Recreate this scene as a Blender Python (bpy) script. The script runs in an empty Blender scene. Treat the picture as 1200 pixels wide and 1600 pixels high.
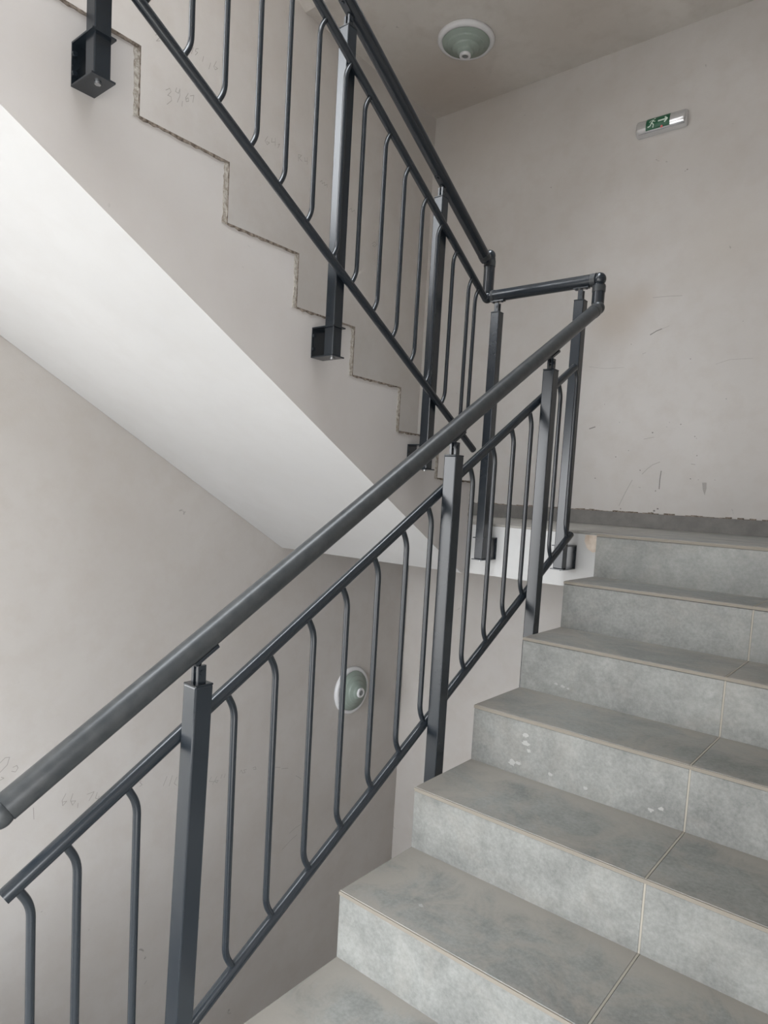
import bpy, bmesh, math, random
from mathutils import Vector, Matrix
random.seed(7)
S = bpy.context.scene
C = S.collection
V = Vector
# ------------------------------------------------------------------ numbers (metres)
T, R = .2752, .1654                 # tiled lower flight: going, rise
TU, RU, ZU, YU = .2756, .1643, .018, .0862   # raw upper flight
G = .6381                           # width of the open well
W = 1.8368                          # wall_left at x = -W
L = 1.2407                          # wall_back at y = L
H = 2.6003                          # ceiling above the landing
ZB, YB, SL = -.2304, .046, .5775    # underside of landing, soffit start and slope
XR = 1.22                           # wall_right
YH = -4.5                           # wall_front (behind the camera)
XHR = XR; XH = -6.5                           # hall reaches left behind the camera
ZF = -9*R                           # lower hall floor
ZF2 = ZU + 9*RU                     # upper hall floor

# ------------------------------------------------------------------ materials
def newmat(name):
    m = bpy.data.materials.new(name); m.use_nodes = True
    nt = m.node_tree; b = nt.nodes['Principled BSDF']
    return m, nt, b
def nd(nt, t, **kw):
    n = nt.nodes.new(t)
    for k, v in kw.items():
        if k in n.inputs: n.inputs[k].default_value = v
        else: setattr(n, k, v)
    return n
def ramp(nt, src, stops, mode='LINEAR'):
    r = nt.nodes.new('ShaderNodeValToRGB'); cr = r.color_ramp; cr.interpolation = mode
    while len(cr.elements) < len(stops): cr.elements.new(.5)
    for e, (p, c) in zip(cr.elements, stops):
        e.position = p; e.color = (*c, 1) if len(c) == 3 else c
    nt.links.new(src, r.inputs[0]); return r
def noise(nt, co, scale, detail=4, rough=.55, dist=0.):
    n = nd(nt, 'ShaderNodeTexNoise', Scale=scale, Detail=detail, Roughness=rough, Distortion=dist)
    nt.links.new(co, n.inputs['Vector']); return n
def mix(nt, fac, a, b, mode='MIX'):
    m = nt.nodes.new('ShaderNodeMix'); m.data_type = 'RGBA'; m.blend_type = mode
    for i, v in ((0, fac), (6, a), (7, b)):
        if isinstance(v, bpy.types.NodeSocket): nt.links.new(v, m.inputs[i])
        elif isinstance(v, (int, float)): m.inputs[i].default_value = v
        else: m.inputs[i].default_value = (*v, 1)
    return m.outputs[2]
def bump(nt, b, h, strength, dist=.01):
    n = nd(nt, 'ShaderNodeBump', Strength=strength, Distance=dist)
    nt.links.new(h, n.inputs['Height']); nt.links.new(n.outputs[0], b.inputs['Normal'])
def world_co(nt):
    return nt.nodes.new('ShaderNodeNewGeometry').outputs['Position']
def plain(name, col, rough=.5, metal=0., spec=.5):
    m, nt, b = newmat(name)
    b.inputs['Base Color'].default_value = (*col, 1); b.inputs['Roughness'].default_value = rough
    b.inputs['Metallic'].default_value = metal; b.inputs['Specular IOR Level'].default_value = spec
    return m
def plaster(name, ca, cb, stain, speck=.5, bmp=.18, rough=.85, spots=()):
    m, nt, b = newmat(name); co = world_co(nt)
    n1 = noise(nt, co, 1.3, 5, .6, .4); n2 = noise(nt, co, 9, 4, .6); n3 = noise(nt, co, 120, 3, .6)
    c = ramp(nt, n1.outputs[0], [(.3, ca), (.7, cb)]).outputs[0]
    c = mix(nt, ramp(nt, n2.outputs[0], [(.45, (0, 0, 0)), (.75, (.35, .35, .35))]).outputs[0], c, stain)
    for (px, py, pz), rad, col, amt in spots:     # brownish water stains
        ds = nd(nt, 'ShaderNodeVectorMath', operation='DISTANCE'); ds.inputs[1].default_value = (px, py, pz); nt.links.new(co, ds.inputs[0])
        ad = nd(nt, 'ShaderNodeMath', operation='MULTIPLY_ADD'); ad.inputs[1].default_value = .5*rad; nt.links.new(n2.outputs[0], ad.inputs[0]); nt.links.new(ds.outputs['Value'], ad.inputs[2])
        c = mix(nt, ramp(nt, ad.outputs[0], [(rad*.35, (amt, amt, amt)), (rad*1.25, (0, 0, 0))], 'EASE').outputs[0], c, col)
    n4 = noise(nt, co, 14, 2, .5, 1.2)
    sp = ramp(nt, n4.outputs[0], [(.765, (0, 0, 0)), (.80, (speck, speck, speck))]).outputs[0]
    c = mix(nt, sp, c, (.13, .12, .11))
    nt.links.new(c, b.inputs['Base Color'])
    b.inputs['Roughness'].default_value = rough; b.inputs['Specular IOR Level'].default_value = .25
    add = nd(nt, 'ShaderNodeMath', operation='MULTIPLY_ADD'); add.inputs[1].default_value = .25
    nt.links.new(n3.outputs[0], add.inputs[0]); nt.links.new(n2.outputs[0], add.inputs[2])
    bump(nt, b, add.outputs[0], bmp, .006)
    return m
M_wall = plaster('raw_gypsum_plaster', (.475, .45, .425), (.54, .52, .50), (.44, .40, .36), spots=(((-.50, 1.24, 1.16), .22, (.40, .345, .29), .55), ((-.36, 1.24, 1.24), .12, (.40, .345, .29), .4), ((.05, 1.24, 1.45), .3, (.44, .40, .35), .3), ((-1.5, 1.24, 2.5), .5, (.42, .37, .32), .35)))
M_white = plaster('white_painted_concrete', (.43, .43, .425), (.47, .47, .465), (.42, .41, .40), speck=.12, bmp=.06, rough=.6)
M_soffit = plaster('smooth_white_soffit', (.52, .52, .52), (.57, .57, .57), (.51, .50, .49), speck=.1, bmp=.06, rough=.7)
M_side = plaster('skim_coated_concrete', (.52, .495, .475), (.57, .545, .53), (.51, .475, .445), speck=.25, bmp=.08, rough=.7)
M_ceil = plaster('bare_ceiling_plaster', (.56, .535, .50), (.65, .62, .585), (.40, .355, .31), speck=.3, spots=(((-1.55, 1.0, 2.6), .55, (.36, .30, .25), .5), ((-.7, .9, 2.6), .5, (.40, .345, .295), .35)))
def tile(name, dust, tread=False):
    m, nt, b = newmat(name); co = world_co(nt)
    n1 = noise(nt, co, 3.4, 6, .62, .8); n2 = noise(nt, co, 15, 6, .7, .4); n3 = noise(nt, co, 110, 4, .7)
    c = ramp(nt, n1.outputs[0], [(.34, (.122, .126, .119)), (.5, (.182, .187, .177)), (.66, (.248, .253, .239))]).outputs[0]
    c = mix(nt, .42, c, ramp(nt, n2.outputs[0], [(.34, (.095, .098, .093)), (.66, (.262, .266, .252))]).outputs[0])
    c = mix(nt, .18, c, ramp(nt, n3.outputs[0], [(.35, (.07, .073, .07)), (.65, (.33, .33, .32))]).outputs[0])
    # dry dust, thickest along the back of each tread and in blotches
    sx = nt.nodes.new('ShaderNodeSeparateXYZ'); nt.links.new(co, sx.inputs[0])
    md = nd(nt, 'ShaderNodeMath', operation='MULTIPLY'); md.inputs[1].default_value = -1/T; nt.links.new(sx.outputs['Y'], md.inputs[0])
    fr = nd(nt, 'ShaderNodeMath', operation='FRACT'); nt.links.new(md.outputs[0], fr.inputs[0])
    back = ramp(nt, fr.outputs[0], [(0, (.26, .26, .26)), (.2, (.07, .07, .07)), (.5, (0, 0, 0)), (.9, (.03, .03, .03)), (1, (.10, .10, .10))]).outputs[0]
    nd1 = noise(nt, co, 5.5, 6, .68, 1.2)
    if tread:
        su = nd(nt, 'ShaderNodeMath', operation='ADD'); nt.links.new(nd1.outputs[0], su.inputs[0]); nt.links.new(back, su.inputs[1]); 
        ex = nd(nt, 'ShaderNodeMapRange'); ex.inputs[1].default_value = 0; ex.inputs[2].default_value = .22; ex.inputs[3].default_value = .13; ex.inputs[4].default_value = 0
        nt.links.new(sx.outputs['X'], ex.inputs[0])
        s2 = nd(nt, 'ShaderNodeMath', operation='ADD'); nt.links.new(su.outputs[0], s2.inputs[0]); nt.links.new(ex.outputs[0], s2.inputs[1]); src = s2.outputs[0]
    else: src = nd1.outputs[0]
    c = mix(nt, ramp(nt, src, [(.49, (0, 0, 0)), (.70, (dust, dust, dust))]).outputs[0], c, (.255, .238, .213))
    n5 = noise(nt, co, 24, 4, .7, 2.0)
    c = mix(nt, ramp(nt, n5.outputs[0], [(.725, (0, 0, 0)), (.755, (.5, .5, .5))]).outputs[0], c, (.46, .46, .445))
    n6 = noise(nt, co, 31, 2, .6, .6)
    c = mix(nt, ramp(nt, n6.outputs[0], [(.78, (0, 0, 0)), (.81, (.7, .7, .7))]).outputs[0], c, (.09, .075, .065))
    nt.links.new(c, b.inputs['Base Color'])
    rr = ramp(nt, n2.outputs[0], [(.3, (.42, .42, .42)), (.7, (.62, .62, .62))])
    nt.links.new(rr.outputs[0], b.inputs['Roughness']); b.inputs['Specular IOR Level'].default_value = .4
    bump(nt, b, n3.outputs[0], .05, .002)
    return m
M_riser = tile('grey_concrete_look_tile', .3)
M_tread = tile('dusty_grey_concrete_look_tile', .9, True)
M_edge = plain('unglazed_tile_edge', (.20, .18, .15), .8)
M_grout = plain('sand_grout', (.30, .28, .24), .9)
def mottled(name, a, b_, scale, rough, spec=.4, bmp=0.):
    m, nt, b = newmat(name); co = world_co(nt); n = noise(nt, co, scale, 5, .65)
    nt.links.new(ramp(nt, n.outputs[0], [(.35, a), (.65, b_)]).outputs[0], b.inputs['Base Color'])
    b.inputs['Roughness'].default_value = rough; b.inputs['Specular IOR Level'].default_value = spec
    if bmp: bump(nt, b, n.outputs[0], bmp, .01)
    return m
M_skirt = mottled('dark_grey_tile', (.145, .138, .128), (.195, .185, .172), 12, .6)
M_raw = mottled('crumbled_mortar', (.085, .065, .05), (.33, .28, .235), 80, .95, .1, .8)
M_rawp = mottled('pale_crumbled_mortar', (.27, .23, .19), (.58, .55, .50), 90, .95, .1, .8)
M_patch = mottled('bare_mortar_patch', (.46, .37, .29), (.60, .53, .46), 25, .9, .2)
M_conc = mottled('raw_concrete', (.42, .41, .39), (.52, .50, .48), 8, .9)
M_metal = mottled('anthracite_powder_coat', (.0125, .017, .0225), (.0138, .0185, .024), 6, .25, .6)
M_rail = mottled('dusty_anthracite_powder_coat', (.026, .030, .033), (.045, .048, .050), 35, .36, .5)
M_bolt = plain('zinc_bolt', (.45, .46, .47), .35, .9)
M_rim = plain('white_lamp_rim', (.66, .665, .68), .35)
M_glass = mottled('frosted_green_lamp_glass', (.265, .32, .285), (.29, .345, .31), 9, .22, .5)
M_lens = plain('grey_sensor_lens', (.16, .17, .17), .3)
M_signw = plain('silvery_clear_plastic', (.72, .73, .75), .17, .75, .7)
M_green = plain('exit_green', (.012, .095, .045), .35)
M_mark = plain('photoluminescent_white', (.62, .74, .66), .5)
M_led = plain('red_indicator', (.75, .16, .17), .3)
M_pencil = plain('pencil', (.33, .31, .29), .9)
M_scuff = plain('dark_scuff', (.21, .195, .185), .9)
M_scuffl = plain('faint_scuff', (.34, .32, .30), .9)
M_frame = plain('white_window_frame', (.8, .8, .8), .4)

# ------------------------------------------------------------------ mesh helpers
class MB:
    def __init__(s): s.v = []; s.f = []; s.sm = []
    def add(s, vs, fs, smooth=False):
        o = len(s.v); s.v += [tuple(v) for v in vs]
        for f in fs: s.f.append([i+o for i in f]); s.sm.append(smooth)
        return s
    def box(s, x0, x1, y0, y1, z0, z1):
        vs = [(x, y, z) for z in (z0, z1) for y in (y0, y1) for x in (x0, x1)]
        return s.add(vs, [(0, 2, 3, 1), (4, 5, 7, 6), (0, 1, 5, 4), (2, 6, 7, 3), (0, 4, 6, 2), (1, 3, 7, 5)])
    def prism_x(s, yz, x0, x1):      # polygon in y,z extruded along x
        n = len(yz)
        vs = [(x0, y, z) for y, z in yz] + [(x1, y, z) for y, z in yz]
        fs = [list(range(n)), list(range(2*n-1, n-1, -1))] + [(i, i+n, (i+1) % n+n, (i+1) % n) for i in range(n)]
        return s.add(vs, fs)
    def sweep(s, pts, r, n=16, cap=True, sq=None):
        pts = [V(p) for p in pts]; m = len(pts)
        tg = []
        for i in range(m):
            a = pts[max(i-1, 0)]; b = pts[min(i+1, m-1)]; tg.append((b-a).normalized())
        ref = V((1, 0, 0)) if abs(tg[0].x) < .9 else V((0, 0, 1))
        vs = []
        for p, t in zip(pts, tg):
            u = (ref - t*ref.dot(t)).normalized(); w = t.cross(u)
            for k in range(n):
                a = 2*math.pi*k/n; vs.append(p + u*math.cos(a)*r + w*math.sin(a)*r)
        fs = []
        for i in range(m-1):
            for k in range(n):
                k2 = (k+1) % n; fs.append((i*n+k, i*n+k2, (i+1)*n+k2, (i+1)*n+k))
        s.add(vs, fs, True)
        if cap:
            s.add(vs[:n], [list(range(n-1, -1, -1))]); s.add(vs[-n:], [list(range(n))])
        return s
    def ball(s, c, r, n=20, m=12):
        vs = [(c[0], c[1], c[2]+r)]
        for i in range(1, m):
            a = math.pi*i/m
            for k in range(n):
                b = 2*math.pi*k/n
                vs.append((c[0]+r*math.sin(a)*math.cos(b), c[1]+r*math.sin(a)*math.sin(b), c[2]+r*math.cos(a)))
        vs.append((c[0], c[1], c[2]-r)); e = len(vs)-1; fs = []
        for k in range(n):
            k2 = (k+1) % n
            fs.append((0, 1+k, 1+k2)); fs.append((e, 1+(m-2)*n+k2, 1+(m-2)*n+k))
            for i in range(m-2): fs.append((1+i*n+k, 1+(i+1)*n+k, 1+(i+1)*n+k2, 1+i*n+k2))
        return s.add(vs, fs, True)
    def lathe(s, prof, origin, axis, n=48, capend=False):
        axis = V(axis).normalized(); u = axis.orthogonal().normalized(); w = axis.cross(u); o = V(origin)
        vs = []
        for r, h in prof:
            for k in range(n):
                a = 2*math.pi*k/n; vs.append(o + axis*h + (u*math.cos(a)+w*math.sin(a))*r)
        fs = []
        for i in range(len(prof)-1):
            for k in range(n):
                k2 = (k+1) % n; fs.append((i*n+k, i*n+k2, (i+1)*n+k2, (i+1)*n+k))
        s.add(vs, fs, True)
        if capend: s.add(vs[-n:], [list(range(n))])
        return s
    def build(s, name, mat, parent=None, bevel=0., seg=2, auto=False):
        me = bpy.data.meshes.new(name); me.from_pydata(s.v, [], s.f)
        for p, k in zip(me.polygons, s.sm): p.use_smooth = k
        bm = bmesh.new(); bm.from_mesh(me)
        if not bevel or True:
            bmesh.ops.recalc_face_normals(bm, faces=bm.faces)
        bm.to_mesh(me); bm.free()
        mats = mat if isinstance(mat, (list, tuple)) else [mat]
        for m in mats: me.materials.append(m)
        o = bpy.data.objects.new(name, me); C.objects.link(o)
        if parent is not None:
            o.parent = parent
            pm = parent.matrix_world_loc if False else None
            o.location = -world_loc(parent)
        if bevel:
            b = o.modifiers.new('bevel', 'BEVEL'); b.width = bevel; b.segments = seg; b.limit_method = 'ANGLE'; b.angle_limit = math.radians(40)
        return o
def world_loc(o):
    l = V((0, 0, 0))
    while o is not None: l = l + o.location; o = o.parent
    return l
def tag(o, label=None, cat=None, group=None, kind=None):
    for k, v in (('label', label), ('category', cat), ('group', group), ('kind', kind)):
        if v: o[k] = v
    return o
def empty(name, loc):
    o = bpy.data.objects.new(name, None); o.empty_display_size = .1; o.location = loc; C.objects.link(o); return o
def struct(o, label, cat): return tag(o, label, cat, kind='structure')

# ------------------------------------------------------------------ the setting
MK = {'LU':[[[[-0.756,1.83],[-0.737,1.847],[-0.73,1.836],[-0.746,1.813],[-0.73,1.815],[-0.726,1.8],[-0.748,1.774]],[[-0.702,1.866],[-0.708,1.847],[-0.692,1.847],[-0.686,1.869],[-0.685,1.839],[-0.697,1.806]],[[-0.671,1.823],[-0.673,1.8]],[[-0.642,1.87],[-0.655,1.845],[-0.651,1.83],[-0.638,1.839],[-0.642,1.851],[-0.655,1.839]],[[-0.632,1.864],[-0.612,1.876],[-0.617,1.843]]],[[[-0.813,2.03],[-0.798,2.046],[-0.791,2.033],[-0.809,2.008],[-0.791,2.018]],[[-0.623,2.079],[-0.632,2.047]],[[-0.596,2.087],[-0.609,2.08],[-0.612,2.068],[-0.599,2.069],[-0.612,2.051]],[[-0.567,2.069],[-0.573,2.043]],[[-0.528,2.06],[-0.537,2.028]],[[-0.497,2.082],[-0.51,2.053],[-0.502,2.042],[-0.488,2.055],[-0.503,2.056]]],[[[-0.173,1.884],[-0.189,1.856],[-0.175,1.843],[-0.159,1.859],[-0.18,1.856]],[[-0.144,1.888],[-0.147,1.867],[-0.122,1.878]],[[-0.123,1.897],[-0.121,1.86]],[[-0.104,1.873],[-0.091,1.881],[-0.103,1.857]]],[[[0.04,1.884],[0.042,1.849]],[[0.04,1.884],[0.063,1.887],[0.045,1.867],[0.069,1.86]],[[0.086,1.887],[0.088,1.868],[0.106,1.875]],[[0.105,1.894],[0.107,1.859]]],[[[0.209,1.807],[0.223,1.82],[0.224,1.803],[0.243,1.817],[0.244,1.8],[0.264,1.815],[0.265,1.798]],[[0.45,1.741],[0.471,1.759],[0.478,1.74],[0.499,1.758],[0.506,1.739]],[[0.667,1.618],[0.69,1.637],[0.715,1.629],[0.692,1.607],[0.674,1.609],[0.697,1.624]]]],'LL':[[[[-1.415,-1.069],[-1.396,-1.053],[-1.379,-1.055],[-1.388,-1.085],[-1.415,-1.109]],[[-1.366,-1.102],[-1.351,-1.098],[-1.346,-1.11],[-1.356,-1.124],[-1.371,-1.117]],[[-1.41,-1.13],[-1.4,-1.138],[-1.414,-1.142]]],[[[-1.146,-1.284],[-1.162,-1.311],[-1.159,-1.335],[-1.142,-1.32],[-1.159,-1.318]],[[-1.115,-1.294],[-1.125,-1.323],[-1.116,-1.347],[-1.102,-1.331],[-1.122,-1.327]],[[-1.091,-1.346],[-1.093,-1.366]],[[-1.05,-1.318],[-1.018,-1.316],[-1.041,-1.351]],[[-1.003,-1.324],[-1.011,-1.349],[-0.999,-1.356],[-0.993,-1.345]],[[-1.283,-1.302],[-1.28,-1.354]]],[[[-0.783,-1.337],[-0.793,-1.34],[-0.779,-1.357],[-0.792,-1.362]],[[-0.644,-1.356],[-0.664,-1.399]],[[-0.614,-1.361],[-0.631,-1.409]],[[-0.588,-1.376],[-0.602,-1.405],[-0.587,-1.42]]],[[[-0.377,-1.439],[-0.389,-1.46],[-0.36,-1.469],[-0.367,-1.484]],[[-0.34,-1.446],[-0.356,-1.47],[-0.339,-1.482],[-0.331,-1.471],[-0.352,-1.468]],[[-0.307,-1.446],[-0.315,-1.465]],[[-0.286,-1.448],[-0.294,-1.468]],[[-0.19,-1.473],[-0.178,-1.458],[-0.168,-1.48],[-0.15,-1.481],[-0.16,-1.464],[-0.142,-1.465]],[[-0.097,-1.471],[-0.078,-1.469],[-0.073,-1.485],[-0.092,-1.48]],[[0.022,-1.505],[0.071,-1.515],[0.111,-1.527]],[[0.122,-1.538],[0.173,-1.549]]],[[[0.208,-1.966],[0.259,-1.948],[0.301,-1.943]],[[0.156,-2.047],[0.226,-2.013],[0.273,-1.998]],[[0.238,-1.615],[0.26,-1.63],[0.283,-1.649]],[[-0.738,-2.403],[-0.725,-2.391]],[[-1.245,-1.785],[-1.24,-1.784]]]],'BW':[([[-0.3,1.042],[-0.268,1.059],[-0.242,1.067]],0.006),([[-0.242,1.067],[-0.203,1.079]],0.002),([[-0.304,1.238],[-0.231,1.235],[-0.152,1.228]],0.003),([[0.044,0.86],[0.108,0.878],[0.213,0.876]],0.002),([[-0.278,0.292],[-0.25,0.324],[-0.224,0.345],[-0.188,0.36]],0.004),([[-0.179,0.216],[-0.18,0.264],[-0.177,0.312]],0.006),([[-0.599,0.544],[-0.566,0.554]],0.007),([[-0.285,0.483],[-0.231,0.493]],0.003),([[-0.634,0.897],[-0.538,0.879],[-0.429,0.878]],0.002),([[-0.39,0.114],[-0.361,0.187],[-0.328,0.259]],0.004),([[-0.028,0.352],[-0.008,0.349]],0.004),([[-0.316,0.949],[-0.333,0.943]],0.003)],'BD':[[-0.4,1.001,0.0044],[-0.08,0.896,0.0044],[0.111,0.683,0.0044],[-0.098,0.559,0.0044],[-0.022,0.495,0.0044],[-0.014,0.485,0.0033],[-0.157,0.57,0.0028],[-0.169,0.547,0.0028],[-0.24,0.517,0.0066],[-0.541,0.263,0.0077],[-0.198,0.204,0.0055],[-0.024,0.275,0.0044],[0.015,0.27,0.0028],[-0.427,0.576,0.0033],[-0.432,0.385,0.0044],[-0.363,0.421,0.0033],[0.095,0.272,0.0033],[-0.003,0.396,0.0044],[-0.195,0.097,0.0088],[-0.176,0.109,0.0077],[-0.208,0.086,0.0055],[-0.378,0.097,0.0055],[-0.38,0.079,0.0055],[-0.521,0.679,0.0033],[-0.29,0.313,0.0055],[-0.185,1.87,0.0055],[-0.194,1.865,0.0044],[-0.958,1.96,0.0044],[0.152,1.062,0.0033],[-1.169,2.428,0.0033]],'TRI':[[0.035,0.257],[0.056,0.258],[0.059,0.228],[0.053,0.192],[0.041,0.221]]}
def ribbon(mb, pts, w, put, off):
    pts = [V((p[0], p[1])) for p in pts]
    for a, b in zip(pts[:-1], pts[1:]):
        d = (b-a)
        if d.length < 1e-5: continue
        d.normalize(); n = V((-d.y, d.x))*w/2; a2 = a-d*w*.3; b2 = b+d*w*.3
        mb.add([put(q, off) for q in (a2-n, b2-n, b2+n, a2+n)], [(0, 1, 2, 3)])
def blob(mb, c, r, put, off, n=7):
    vs = [put(V((c[0]+math.cos(2*math.pi*k/n)*r*random.uniform(.4, 1.1), c[1]+math.sin(2*math.pi*k/n)*r*random.uniform(.3, .8))), off) for k in range(n)]
    mb.add(vs, [list(range(n))])
put_left = lambda q, o: (-W+o, q.x, q.y)
put_back = lambda q, o: (q.x, L-o, q.y)
ZLOW = -3.4; ZTOP = 5.0
wl = struct(MB().box(-W-.2, -W, -2.3, L+.2, ZLOW, ZF2-.12).box(-W-.2, -W, -1.98, L+.2, ZF2-.12, ZTOP).build('wall_left', M_wall), 'bare beige plaster wall on the left behind the upper stairs with pencilled numbers', 'wall')
for gset, nm in ((MK['LU'], 'pencil_writing'), (MK['LL'], 'pencil_writing')):
    for grp in gset:
        mb = MB()
        for st in grp: ribbon(mb, st, .0028, put_left, .0006)
        mb.build(nm, M_pencil, wl)
wb = struct(MB().box(-W, XR+.2, L, L+.2, ZLOW, ZTOP).build('wall_back', M_wall), 'scuffed beige plaster wall at the back of the landing below the exit sign', 'wall')
ms = MB(); ml = MB()
for st, w in MK['BW']: ribbon(ms if w > .0045 else ml, st, w*.8, put_back, .0006)
for x, z, r in MK['BD']: blob(ms, (x, z), r, put_back, .0008)
ml.add([put_back(V(p), .0005) for p in MK['TRI']], [(0, 1, 2, 3, 4)])
ms.build('scuff_mark', M_scuff, wb); ml.build('scratch_mark', M_scuffl, wb)
WY = (-4.3, -2.2); WZ = (ZF+.05, .25)  # unseen opening in the right wall, added to brighten the left wall
we = MB().box(XR, XR+.2, YH, L+.2, ZLOW, WZ[0]).box(XR, XR+.2, YH, WY[0], WZ[0], WZ[1]).box(XR, XR+.2, WY[1], L+.2, WZ[0], WZ[1]).box(XR, XR+.2, YH, L+.2, WZ[1], ZTOP)
struct(we.build('wall_right', M_wall), 'plaster wall on the right of the lower stairs', 'wall')
f = MB(); x0, x1 = XR+.1, XR+.16
f.box(x0, x1, *WY, WZ[0], WZ[0]+.06).box(x0, x1, *WY, WZ[1]-.06, WZ[1])
for y in (WY[0], WY[1]-.06): f.box(x0, x1, y, y+.06, WZ[0]+.06, WZ[1]-.06)
struct(f.build('added_window_3', M_frame), 'unseen window added in the right wall to brighten the left wall', 'window')
# hall walls behind the camera with window openings
wf = MB()
WX = [(XH+.25, -.15), ]
PZ = (ZF-.95, ZF-.4); LZ = (ZF+.03, 1.08); UZ = (ZF2+.12, 4.8)  # lowest range is a pit opening added to brighten the lower left wall
def wall_with_holes(mb, x0, x1, y0, y1, z0, z1, holes):
    zs = z0
    for hx0, hx1, hz0, hz1 in holes:
        mb.box(x0, x1, y0, y1, zs, hz0); mb.box(x0, hx0, y0, y1, hz0, hz1); mb.box(hx1, x1, y0, y1, hz0, hz1); zs = hz1
    mb.box(x0, x1, y0, y1, zs, z1)
WINL = (-6.2, .5)
WINU = (-6.2, -2.7)
wall_with_holes(wf, XH-.2, XHR+.2, YH-.2, YH, ZLOW, ZTOP, [(WINL[0], WINL[1], *PZ), (WINL[0], WINL[1], *LZ), (WINU[0], WINU[1], *UZ)])
struct(wf.build('wall_front', M_wall), 'hall wall with tall windows behind the viewer', 'wall')
struct(MB().box(XH-.2, XH, YH, -1.78, ZLOW, ZTOP).build('wall_left', M_wall), 'end wall of the hall behind the viewer', 'wall')
struct(MB().box(XH, -W-.2, -2.3, -2.1, ZLOW, ZF2-.24).box(XH, -W-.2, -1.98, -1.78, ZF2-.24, ZTOP).build('wall_back', M_wall), 'hall wall left of the stairwell behind the viewer', 'wall')
for nm, (a, b), (z0, z1) in (('added_window_4', WINL, PZ), ('window_1', WINL, LZ), ('window_2', WINU, UZ)):
    f = MB(); y0, y1 = YH-.14, YH-.08
    f.box(a, b, y0, y1, z0, z0+.06).box(a, b, y0, y1, z1-.06, z1)
    n = 4
    for i in range(n+1):
        x = a+(b-a-.06)*i/n; f.box(x, x+.06, y0, y1, z0+.06, z1-.06)
    struct(f.build(nm, M_frame), 'unseen hall and pit window behind the viewer', 'window')
# floors and ceilings
struct(MB().box(XH, -G, YH, -2.5, ZF-.22, ZF).box(-G, XHR, YH, -2.7, ZF-.22, ZF).box(-G, XR, -2.7, -8*T+.009, ZF-.22, ZF).build('floor', M_tread), 'grey tiled hall floor at the foot of the lower stairs', 'floor')
struct(MB().box(XH, XHR, YH, L, ZLOW-.1, ZLOW).build('floor', M_conc), 'bare concrete floor at the bottom of the well', 'floor')
struct(MB().box(XH, -W, YH, -1.98, ZF2-.24, ZF2).box(-W, -G, YH, -2.118, ZF2-.24, ZF2).box(-G, XHR, YH, -2.5, ZF2-.24, ZF2).build('floor', [M_ceil]), 'upper hall floor slab at the head of the upper stairs', 'floor')
lan = MB().box(-W, XR, YU, L, ZB, -.011).box(0, XR, 0, YU, ZB, -.011)
land = struct(lan.build('floor', M_white), 'white painted landing slab between the two flights', 'floor')
lt = MB().box(-W, 0, YU+.002, L, -.011, -.001)
for a, b in ((0, .601), (.604, XR)): lt.box(a, b, -.0135, L, -.011, 0)
lt.build('floor_tile', M_tread, land, bevel=.0015, seg=1)
MB().box(0.001, XR-.001, -.0165, -.0137, -.0105, -.0012).build('tile_edge', M_edge, land)
pm = MB(); pts = [(-.015, -.012), (-.017, -.045), (-.03, -.074), (-.05, -.082), (-.075, -.068), (-.088, -.04), (-.086, -.013)]
pm.add([(x, YU-.0008, z) for x, z in pts], [list(range(7))]); pm.build('mortar_patch', M_patch, land)
ce = MB().box(-W, XR, YU, L, H, H+.25)
struct(ce.build('ceiling', M_ceil), 'bare plaster ceiling above the landing with a round lamp', 'ceiling')
y1 = -2.5
struct(MB().prism_x([(YU, H), (YB, H), (y1, H+SL*(YB-y1)), (y1, H+SL*(YB-y1)+.3), (YU, H+.3)], -W, -G).build('ceiling', M_ceil), 'sloping underside of the next flight above the upper stairs', 'ceiling')
struct(MB().prism_x([(0, H), (-2.5, ZF2-.24), (-2.5, ZF2), (-2.2, ZF2+.15), (0, ZF2+9*R), (YU, H+.25), (YU, H)], 0, XR).build('ceiling', M_ceil), 'underside of the next flight above the lower stairs', 'ceiling')
SKY = (-1.8, 1.1, -4.2, .05)
cm = MB(); a, b, c, d = XH-.2, XHR+.2, YH-.2, L+.2
cm.box(a, SKY[0], c, d, ZTOP, ZTOP+.1).box(SKY[1], b, c, d, ZTOP, ZTOP+.1).box(SKY[0], SKY[1], c, SKY[2], ZTOP, ZTOP+.1).box(SKY[0], SKY[1], SKY[3], d, ZTOP, ZTOP+.1)
struct(cm.build('ceiling', M_white), 'topmost ceiling with the skylight over the stairwell', 'ceiling')
# skirting
def rough_line(mb, a, b, h0, h1, depth, axis, base, n=60):
    # ragged thin bead of mortar
    for i in range(n):
        t0 = a+(b-a)*i/n; t1 = a+(b-a)*(i+1)/n
        h = random.uniform(h0, h1)
        if random.random() < .25: h *= .3
        if axis == 'x': mb.box(t0, t1, L-depth*random.uniform(.4, 1), L, base, base+h)
bb = struct(MB().box(-W, XR, L-.011, L, 0, .078).build('baseboard_back', M_skirt), 'dark grey tile skirting along the foot of the back wall', 'baseboard')
rl = MB(); rough_line(rl, -W, XR, .003, .009, .012, 'x', .078, 110); rl.build('mortar_bead', M_raw, bb)
struct(MB().box(-W, -W+.011, YU+.02, L-.011, 0, .078).build('baseboard_left', M_skirt), 'dark grey tile skirting at the foot of the left wall on the landing', 'baseboard')

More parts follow.
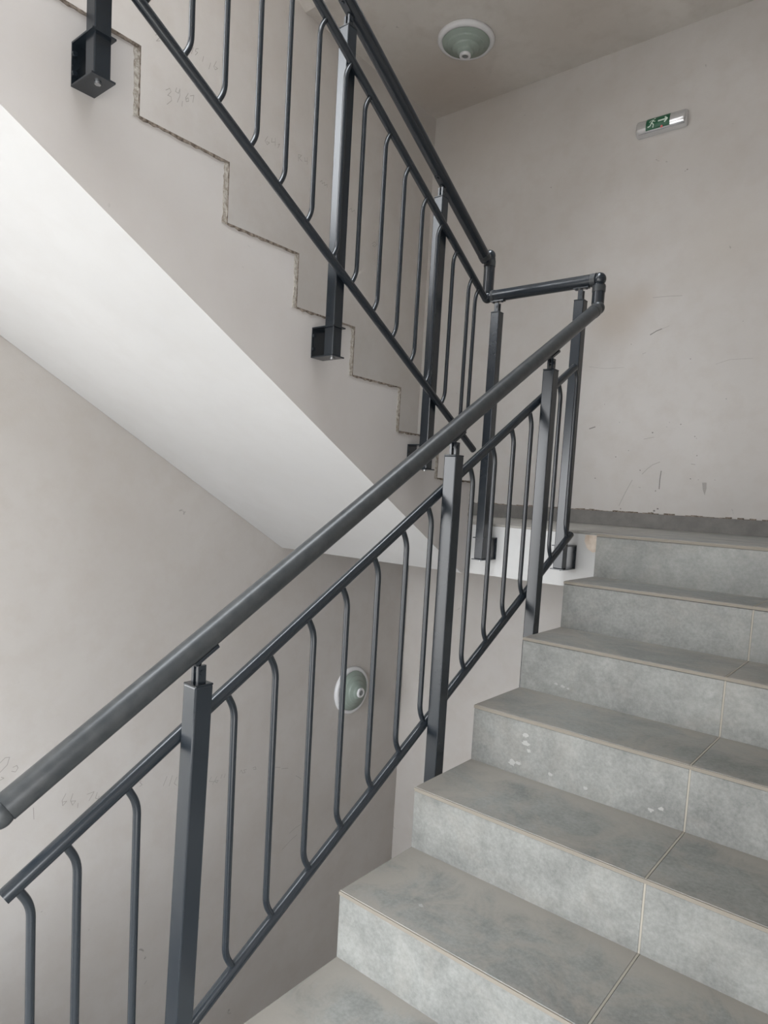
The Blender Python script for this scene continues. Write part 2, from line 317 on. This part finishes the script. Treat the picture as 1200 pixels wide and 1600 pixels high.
# ------------------------------------------------------------------ lower tiled flight
st = empty('staircase', (0, -8*T, ZF))
tag(st, 'grey tiled staircase climbing from the foreground up to the landing', 'staircase')
poly = [(0, -.012), (0, -R-.011)]
for k in range(1, 9):
    poly += [(-k*T+.009, -k*R-.010), (-k*T+.009, -(k+1)*R-.010)] if k < 8 else [(-k*T+.009, -k*R-.010), (-k*T+.009, ZF)]
poly[0:2] = [(YU-.001, -.012), (0, -.012), (0, -R-.010)]
poly += [(-7.0*T, ZF), (YU-.001, ZB)]
MB().prism_x(poly, .001, XR-.003).build('flight_slab', M_white, st)
SPL = {3: [[.170, -.542, .012], [.174, -.565, .014], [.184, -.583, .009], [.135, -.632, .015], [.156, -.628, .010], [.252, -.629, .009], [.353, -.634, .008], [.52, -.635, .009], [.546, -.625, .008]], 2: [[.125, -.458, .007], [.147, -.461, .008], [.165, -.464, .006]]}
SPT = {5: [[0.173, -1.291, .010]], 4: []}
M_splash = plain('dried_plaster_splash', (.31, .31, .295), .9)
J = (0, .6000, .6042, XR-.003)
for k in range(0, 9):
    y = -k*T + (-.0135 if k == 0 else 0); zt = -k*R; zb = -(k+1)*R
    rb = MB()
    for a, b in ((J[0], J[1]), (J[2], J[3])): rb.box(a, b, y, y+.0088, zb-.0015, zt-.0112)
    ro = rb.build('riser', M_riser, st, bevel=.001, seg=1)
    MB().box(J[1], J[2], y+.0004, y+.008, zb-.001, zt-.0112).build('grout_joint', M_grout, ro)
    if k in SPL:
        for x, z, r in SPL[k]:
            sp = MB(); blob(sp, (x, z), r, lambda q, o: (q.x, y-o, q.y), .0006, 13); sp.build('plaster_splash', M_splash, ro)
    if k:
        tb = MB(); yb = -(k-1)*T + (-.0135 if k == 1 else 0) + .004
        for a, b in ((J[0], J[1]), (J[2], J[3])): tb.box(a, b, y-.0005, yb, zt-.0098, zt)
        to = tb.build('tread', M_tread, st, bevel=.0015, seg=1)
        MB().box(J[1], J[2], y+.001, yb, zt-.0098, zt+.0001).build('grout_joint', M_grout, to)
        if k in SPT:
            for x, yy, r in SPT[k]:
                sp = MB(); blob(sp, (x, yy), r, lambda q, o: (q.x, q.y, zt+o), .0006, 13); sp.build('plaster_splash', M_splash, to)
        MB().box(.0005, XR-.004, y-.0035, y-.0004, zt-.0095, zt-.0012).build('tile_edge', M_edge, to)

# ------------------------------------------------------------------ upper raw flight
NZ = {0: (.0868, .182), 1: (-.1888, .347), 2: (-.4644, .511), 3: (-.740, .675), 4: (-1.0157, .839), 5: (-1.2913, 1.003), 6: (-1.567, 1.167), 7: (-1.8425, 1.331), 8: (-2.118, ZF2)}
prof = [(YU, ZB), (YU, -.011)]
for j in range(9):
    y, z = NZ[j]; zlow = NZ[j-1][1] if j else -.011
    if j: prof.append((y, zlow))
    prof.append((y, z))
yt = YB-(ZF2-.24-ZB)/SL
prof += [(yt, ZF2), (yt, ZF2-.24), (YB, ZB)]
prof = [prof[0]] + prof[2:]
us = empty('staircase', (-(W+G)/2, YU, 0))
tag(us, 'raw untiled concrete staircase rising overhead to the upper left with crumbly step edges', 'staircase')
fl = MB().prism_x(prof, -W+.003, -G); fo = fl.build('flight_body', [M_side, M_soffit], us)
for p in fo.data.polygons:
    if p.normal.z < -.3: p.material_index = 1          # painted soffit
def jag(mb, p, q, inward, w0, w1, n, thick):
    # ragged strip on the flight's side face along edge p->q (y,z), reaching 'inward'
    p, q, inw = V(p), V(q), V(inward); vs = []
    for i in range(n+1):
        a = p.lerp(q, i/n); b = a+inw*random.uniform(w0, w1); vs += [a, b]
    o = [(-G+thick, v.x, v.y) for v in vs] + [(-G, v.x, v.y) for v in vs]; m = len(vs); fs = []
    for i in range(n):
        k = 2*i; fs.append((k, k+1, k+3, k+2)); fs.append((k+1, k+1+m, k+3+m, k+3)); fs.append((k, k+2, k+2+m, k+m))
    mb.add(o, fs)
for j in range(9):
    y, z = NZ[j]; zl = NZ[j-1][1] if j else 0
    rr = MB(); jag(rr, (y+.001, zl-.004), (y+.001, z), (-1, 0), .014, .0195, 16, .0015); ro = rr.build('crumbled_riser_edge', M_rawp, us)
    rd = MB(); jag(rd, (y+.0015, zl), (y+.0015, z), (-1, 0), .0015, .0045, 18, .0022); rd.build('dark_seam', M_raw, ro)
    if j < 8:
        rt = MB(); jag(rt, (y+.001, z+.0015), (NZ[j+1][0], z+.0015), (0, -1), .004, .0095, 20, .0025); rt.build('crumbled_tread_edge', M_raw, us)

# ------------------------------------------------------------------ railings
PR = .0237; RR = .01345; BR = .0075; PS = .02
def post(parent, x, y, ztop, zbot, face, zhr, slope_dir, lean=0.):
    """square post; face = (dx,dy) unit direction to the slab face, with distance; slope_dir = handrail direction"""
    pm = MB().box(x-PS, x+PS, y-PS, y+PS, zbot+.004, ztop)
    pm.v = [(vx, vy-lean*(ztop-vz), vz) for vx, vy, vz in pm.v]
    ytop = y
    po = pm.build('post', M_metal, parent, bevel=.003, seg=2)
    MB().box(x-PS-.0005, x+PS+.0005, y-PS-.0005, y+PS+.0005, ztop-.001, ztop+.0035).build('post_cap', M_metal, po, bevel=.0015, seg=1)
    # handrail support: two ears, pin, saddle plate along the rail
    d = V(slope_dir).normalized(); up = V((1, 0, 0)).cross(d) if abs(d.x) < .5 else V((0, 0, 1))
    if up.z < 0: up = -up
    side = d.cross(up)
    hb = MB(); base = V((x, y, ztop)); zb = zhr - PR/max(up.z, .3) - .002
    ear = .0065; h = max(zb-ztop, .02)
    if abs(d.x) < .5: hb.box(x-.011, x-.004, y-.009, y+.009, ztop, ztop+h*.85).box(x+.004, x+.011, y-.009, y+.009, ztop, ztop+h*.85)
    else: hb.box(x-.009, x+.009, y-.011, y-.004, ztop, ztop+h*.85).box(x-.009, x+.009, y+.004, y+.011, ztop, ztop+h*.85)
    hb.sweep([V((x, y, ztop+h*.55))-side*.0135, V((x, y, ztop+h*.55))+side*.0135], .005, 10)
    hb.sweep([(x, y, ztop+h*.4), (x, y, zb+.004)], .0042, 10)
    c = V((x, y, zhr)) - up*(PR+.001)
    vs = []
    for e in (-.030, .030):
        for sd, dz in ((-.011, .006), (.011, .006), (.011, -.001), (-.011, -.001)): vs.append(c+d*e+side*sd+up*dz)
    hb.add(vs, [(0, 1, 2, 3), (7, 6, 5, 4), (0, 4, 5, 1), (1, 5, 6, 2), (2, 6, 7, 3), (3, 7, 4, 0)])
    for e in (-.020, .020): hb.sweep([c+d*e-up*.005, c+d*e], .005, 8)
    hb.build('handrail_bracket', M_metal, po)
    y = y-lean*(ztop-zbot)
    # wall bracket: back plate, two flanges, bolts
    fx, fy, dist = face; bk = MB(); t = .004; zt = zbot+.097
    if fx:
        xf = x+fx*dist; a, b = sorted((xf, xf-fx*t)); bk.box(a, b, y-(.028 if fx < 0 else .021), y+.028, zbot, zt)
        a, b = sorted((xf-fx*t, x-fx*(PS+(.007 if fx < 0 else -.002))))
        for z in (zbot, zt-t): bk.box(a, b, y-(.028 if fx < 0 else .021), y+.028, z, z+t)
        bs = [[(xf-fx*t, y-.024, z), (xf-fx*.012, y-.024, z)] for z in (zbot+.028, zbot+.07)]
    else:
        yf = y+fy*dist; a, b = sorted((yf, yf-fy*t)); bk.box(x-.028, x+.028, a, b, zbot, zt)
        a, b = sorted((yf-fy*t, y-fy*(PS+.007)))
        for z in (zbot, zt-t): bk.box(x-.028, x+.028, a, b, z, z+t)
        bs = [[(x+.024, yf-fy*t, z), (x+.024, yf-fy*.012, z)] for z in (zbot+.028, zbot+.07)]
    bk.build('wall_bracket', M_metal, po); [MB().sweep(q, .006, 8).build('bracket_bolt', M_metal, po) for q in bs]; MB().sweep([(x, y, zbot-.005), (x, y, zbot)], .0075, 6).build('bracket_bolt', M_bolt, po)
    return po
def fillet(pts, rad, n=6):
    pts = [V(p) for p in pts]; out = [pts[0]]
    for i in range(1, len(pts)-1):
        a, b, c = pts[i-1], pts[i], pts[i+1]; u = (a-b).normalized(); w = (c-b).normalized()
        p, q = b+u*rad, b+w*rad
        for k in range(n+1):
            s = k/n; out.append(p*(1-s)**2 + b*2*s*(1-s) + q*s*s)
    out.append(pts[-1]); return out
def baluster(parent, x, yv, ztop, zbot, sl, mat):
    """vertical rod whose ends kink to meet both sloping rails squarely"""
    th = math.atan(abs(sl)); s = 1 if sl > 0 else -1; leg = .05
    dy, dz = math.sin(th)*s, -math.cos(th)
    ya = yv-leg*dy; a = V((x, ya, ztop(ya))); b = a+V((0, dy, dz))*leg
    ye = yv+leg*dy; e = V((x, ye, zbot(ye))); c = e-V((0, dy, dz))*leg
    mb = MB().sweep(fillet([a, b, c, e], .022), BR, 12); return mb.build('baluster', mat, parent)
# lower flight
X1 = -.067; XA = -.102
LH = lambda y: .6076*y+.8525
LT = lambda y: .6047*y+.6767
LB = lambda y: .5985*y+.0015
rl1 = empty('stair_railing', (X1, -1.741, ZF))
tag(rl1, 'dark grey metal railing in front along the tiled lower stairs', 'railing')
XL = -.072
dirl = (0, 1, .6076)
for py, px, le in ((-1.741, X1, .028), (-.918, X1, 0), (-.372, -.064, 0)):
    k = math.ceil(-py/T - 1e-6)
    zb = -k*R-.29
    post(rl1, px, py, LH(py)-.075, zb, (1, 0, -px), LH(py), dirl, le)
hr = MB().sweep([(XL, -2.084, LH(-2.084)), (XL, -.022, LH(-.022))], PR, 28)
ho = hr.build('handrail', M_rail, rl1)
def collar(parent, p, d, l=.02):
    d = V(d).normalized(); p = V(p); return MB().sweep([p-d*l/2, p+d*l/2], PR+.0012, 28).build('collar', M_rail, parent)
collar(ho, (XL, -.04, LH(-.04)), dirl)
MB().ball((XL, -.006, LH(-.006)), PR+.0005).build('elbow_joint', M_rail, ho)
MB().ball((XL, -2.093, LH(-2.093)), PR+.0005).sweep([(XL, -2.093, LH(-2.093)), (XL-.3, -2.093, LH(-2.093))], PR, 28).build('elbow_joint', M_rail, ho)
for nm, f, (a, b) in (('top_rail', LT, (-2.074, -.105)), ('bottom_rail', LB, (-2.06, -.022))):
    MB().sweep([(XA, a, f(a)), (XA, b, f(b))], RR, 20).build(nm, M_metal, rl1)
for yv in (-2.03, -1.953, -1.842, -1.624, -1.514, -1.401, -1.291, -1.178, -1.065, -.958, -.755, -.634, -.522, -.408, -.203, -.075):
    baluster(rl1, XA, yv, LT, LB, .6, M_metal)
# landing
XC1, XC2, YC = -.078, -.568, .0
ZL = .957
rl2 = empty('landing_railing', (-.33, YC, 0))
tag(rl2, 'short dark handrail with two posts across the gap at the landing', 'railing')
for px in (-.147, -.515): post(rl2, px, YC, .885, -.156, (0, 1, YU), ZL, (1, 0, 0))
ho = MB().sweep([(XC2+.02, YC, ZL), (XC1-.018, YC, ZL)], PR, 28).build('handrail', M_metal, rl2)
def bend(z0, z1, x, y, zball_top, zball_bot, parent):
    MB().sweep([(x, y, z0), (x, y, z1)], PR, 28).build('connector', M_metal, parent)
collar(ho, (XC1-.022, YC, ZL), (1, 0, 0)); collar(ho, (XC2+.03, YC, ZL), (1, 0, 0), .012)
MB().ball((XC1, YC, ZL), PR+.001).build('elbow_joint', M_metal, ho)
MB().ball((XC2, YC, ZL), PR+.001).build('elbow_joint', M_metal, ho)
cn = MB().sweep([(XC1, YC, LH(0)+.012), (XC1, YC, ZL-.02)], PR-.0005, 28).build('connector', M_metal, rl2)
collar(cn, (XC1, YC, ZL-.036), (0, 0, 1), .022)
# upper flight
X2 = -.568; XB = -.533
UH = lambda y: -.5694*y+1.0861
UT = lambda y: -.5773*y+.8869
UB = lambda y: -.5726*y+.2595
rl3 = empty('stair_railing', (X2, -.37, .2))
tag(rl3, 'dark metal railing overhead along the raw upper stairs', 'railing')
diru = (0, -1, .5694)
for py, zb in ((-1.708, .992), (-.914, .532), (-.372, .206)):
    post(rl3, X2, py, UH(py)-.073, zb, (-1, 0, G+X2), UH(py), diru)
cu = MB().sweep([(XC2, YC, ZL+.015), (XC2, YC, UH(0)+.03)], PR-.0005, 28).build('connector', M_metal, rl3)
collar(cu, (XC2, YC, UH(0)+.008), (0, 0, 1), .022)
zt = UH(0)+.046
ho = MB().sweep([(X2, -2.3, UH(-2.3)), (X2, -.03, UH(-.03))], PR, 28).build('handrail', M_metal, rl3)
MB().ball((XC2, -.003, zt-.006), PR+.0005).build('elbow_joint', M_metal, ho)
collar(ho, (X2, -.045, UH(-.045)), diru)
for nm, f, (a, b) in (('top_rail', UT, (-2.3, -.075)), ('bottom_rail', UB, (-2.3, -.085))):
    MB().sweep([(XB, a, f(a)), (XB, b, f(b))], RR, 20).build(nm, M_metal, rl3)
for yv in (-1.93, -1.82, -1.60, -1.493, -1.39, -1.281, -1.176, -1.065, -.95, -.857, -.747, -.638, -.528, -.427, -.318, -.20, -.148):
    baluster(rl3, XB, yv, UT, UB, -.575, M_metal)

# ------------------------------------------------------------------ lamps
def lamp(name, o, axis, label, cat):
    e = empty(name, o); tag(e, label, cat)
    MB().lathe([(.150, 0), (.155, .006), (.155, .016), (.150, .024), (.140, .028), (.131, .027), (.128, .02)], o, axis).build('rim', M_rim, e)
    prof = [(.130, .022), (.126, .031)]
    for r0, h0, r1, h1 in ((.126, .031, .098, .047), (.098, .047, .070, .064), (.070, .064, .042, .080)):
        prof += [(r0*.25+r1*.75, h0+(h1-h0)*.30), (r1+.004, h1-.005), (r1, h1)]
    prof += [(.028, .086)]
    MB().lathe(prof, o, axis).build('glass_shade', M_glass, e)
    MB().lathe([(.030, .080), (.031, .094), (.029, .098), (.019, .098), (.017, .093)], o, axis, 32).build('sensor_ring', M_rim, e)
    MB().lathe([(.018, .090), (.016, .096), (.008, .099), (.0005, .100)], o, axis, 24, True).build('sensor_lens', M_lens, e)
    return e
lamp('ceiling_light', (-1.245, .685, H), (0, 0, -1), 'round green glass lamp with sensor on the ceiling above the landing', 'lamp')
lamp('wall_light', (-W, .69, -1.172), (1, 0, 0), 'round green glass lamp on the wall seen behind the railing bars', 'lamp')

# ------------------------------------------------------------------ exit sign
es = empty('exit_sign', (-.335, L, 2.13)); tag(es, 'green and silver emergency exit sign with running figure and arrow on the back wall', 'exit sign')
xa, xb = -.462, -.203; zc = 2.1305
sec = [(0, -.041), (.022, -.041), (.036, -.036), (.045, -.026), (.048, -.012), (.047, .006), (.042, .022), (.032, .034), (.018, .041), (0, .041)]
def secmesh(x0, x1, grow=0., drop=0):
    mb = MB(); n = len(sec)
    xs = [x0, x0+.004, x0+.012, x1-.012, x1-.004, x1]; ks = [.72, .92, 1, 1, .92, .72]
    vs = []
    for x, k in zip(xs, ks):
        for y, z in sec: vs.append((x, L-y*k-grow, zc+z*(k*.5+.5)))
    fs = []
    for i in range(5):
        for j in range(n-1): fs.append((i*n+j, i*n+j+1, (i+1)*n+j+1, (i+1)*n+j))
    mb.add(vs, fs, True); mb.add(vs[:n], [list(range(n))]); mb.add(vs[-n:], [list(range(n-1, -1, -1))])
    return mb
secmesh(xa, xb).build('housing', M_signw, es)
def front(z):        # y of the housing's front at height z
    zs = [(s[1], s[0]) for s in sec[1:-1]]
    for (z0, y0), (z1, y1_) in zip(zs[:-1], zs[1:]):
        if z0 <= z-zc <= z1: return L-(y0+(y1_-y0)*(z-zc-z0)/(z1-z0))
    return L
px0, px1 = -.405, -.283; pn = MB(); vs = []
zz = [zc+z for z in (-.029, -.026, -.018, -.012, -.003, .006, .014, .022, .028, .034)]
for x in (px0, px1):
    for z in zz: vs.append((x, front(z)-.0012, z))
n = len(zz); pn.add(vs, [(i, i+1, i+1+n, i+n) for i in range(n-1)], True)
po = pn.build('sign_panel', M_green, es)
def onp(mb, pts, off=.0022):
    mb.add([(x, front(z)-off, z) for x, z in pts], [list(range(len(pts)))])
def bar(mb, a, b, w, off=.0022):
    a, b = V(a), V(b); d = (b-a).normalized(); nn = V((-d.y, d.x))*w/2; k = 4
    for i in range(k):
        p, q = a.lerp(b, i/k), a.lerp(b, (i+1)/k); onp(mb, [p-nn, q-nn, q+nn, p+nn], off)
ar = MB(); bar(ar, (-.342, zc+.004), (-.297, zc+.004), .0075)
bar(ar, (-.309, zc+.018), (-.294, zc+.003), .007); bar(ar, (-.309, zc-.010), (-.294, zc+.005), .007)
ar.build('arrow', M_mark, po)
mn = MB(); mx = -.375
onp(mn, [(mx+.014+.0042*math.cos(a*.6283), zc+.024+.0042*math.sin(a*.6283)) for a in range(10)])
bar(mn, (mx+.009, zc+.018), (mx-.001, zc+.001), .0075)
bar(mn, (mx+.007, zc+.018), (mx-.006, zc+.016), .0035); bar(mn, (mx-.006, zc+.016), (mx-.012, zc+.008), .0035)
bar(mn, (mx+.009, zc+.015), (mx+.013, zc+.006), .0035); bar(mn, (mx+.013, zc+.006), (mx+.020, zc+.008), .0035)
bar(mn, (mx, zc+.002), (mx+.011, zc-.007), .0045); bar(mn, (mx+.011, zc-.007), (mx+.008, zc-.022), .0042)
bar(mn, (mx-.001, zc+.002), (mx-.007, zc-.012), .0045); bar(mn, (mx-.007, zc-.012), (mx-.019, zc-.015), .0042)
mn.build('running_figure', M_mark, po)
MB().ball((-.322, front(zc-.026)-.001, zc-.027), .0062, 12, 8).build('indicator_light', M_led, es)

# ------------------------------------------------------------------ daylight
wd = bpy.data.worlds.new('sky'); S.world = wd; wd.use_nodes = True; nt = wd.node_tree
bg = nt.nodes['Background']; tc = nt.nodes.new('ShaderNodeTexCoord'); sx = nt.nodes.new('ShaderNodeSeparateXYZ')
nt.links.new(tc.outputs['Generated'], sx.inputs[0])
mr = nd(nt, 'ShaderNodeMapRange'); mr.inputs[1].default_value = -1; mr.inputs[2].default_value = 1
nt.links.new(sx.outputs['Z'], mr.inputs[0])
sk = ramp(nt, mr.outputs[0], [(0, (.30,.298,.295)), (.485, (.30,.298,.295)), (.515, (.53,.537,.547)), (1, (.98,1.04,1.1))])
nt.links.new(sk.outputs[0], bg.inputs['Color']); bg.inputs['Strength'].default_value = 12.0
for nm, (a, b), (z0, z1) in (('unseen_window_daylight', WINL, PZ), ('unseen_window_daylight', WINL, LZ), ('unseen_window_daylight', WINU, UZ)):  # sky portals; the first serves the added pit opening
    ld = bpy.data.lights.new(nm, 'AREA'); ld.shape = 'RECTANGLE'; ld.size = b-a; ld.size_y = z1-z0; ld.cycles.is_portal = True
    lo = bpy.data.objects.new(nm, ld); C.objects.link(lo); lo.location = ((a+b)/2, YH-.02, (z0+z1)/2)
    lo.rotation_euler = (math.radians(90), 0, 0)
ld = bpy.data.lights.new('unseen_window_daylight', 'AREA'); ld.shape = 'RECTANGLE'; ld.size = WZ[1]-WZ[0]; ld.size_y = WY[1]-WY[0]; ld.cycles.is_portal = True  # sky portal for the added right-wall opening
lo = bpy.data.objects.new('unseen_window_daylight', ld); C.objects.link(lo); lo.location = (XR+.17, (WY[0]+WY[1])/2, (WZ[0]+WZ[1])/2)
lo.rotation_euler = (0, math.radians(90), 0)
ld = bpy.data.lights.new('skylight_daylight', 'AREA'); ld.shape = 'RECTANGLE'; ld.size = SKY[1]-SKY[0]; ld.size_y = SKY[3]-SKY[2]; ld.cycles.is_portal = True
lo = bpy.data.objects.new('skylight_daylight', ld); C.objects.link(lo); lo.location = ((SKY[0]+SKY[1])/2, (SKY[2]+SKY[3])/2, ZTOP+.02)

# ------------------------------------------------------------------ camera
cd = bpy.data.cameras.new('camera'); co = bpy.data.objects.new('camera', cd); C.objects.link(co)
yaw, pit, rol = .6806, -.0854, .0579
f = V((-math.sin(yaw)*math.cos(pit), math.cos(yaw)*math.cos(pit), math.sin(pit)))
r0 = f.cross(V((0, 0, 1))).normalized(); u0 = r0.cross(f)
rv = r0*math.cos(rol)+u0*math.sin(rol); uv = -r0*math.sin(rol)+u0*math.cos(rol)
m = Matrix((rv, uv, -f)).transposed().to_4x4(); m.translation = (.9975, -2.5009, .1029)
co.matrix_world = m
cd.sensor_fit = 'HORIZONTAL'; cd.sensor_width = 36; cd.lens = 1049.29/1200*36
cd.shift_x = (600-606.77)/1200; cd.shift_y = (862.26-800)/1200
cd.clip_start = .02
S.camera = co
S.view_settings.view_transform = 'Standard'; S.view_settings.look = 'None'
S.view_settings.exposure = 0.42; S.view_settings.gamma = 1; S.view_settings.use_curve_mapping = False
S.cycles.max_bounces = 10; S.cycles.diffuse_bounces = 8
S.cycles.use_denoising = True
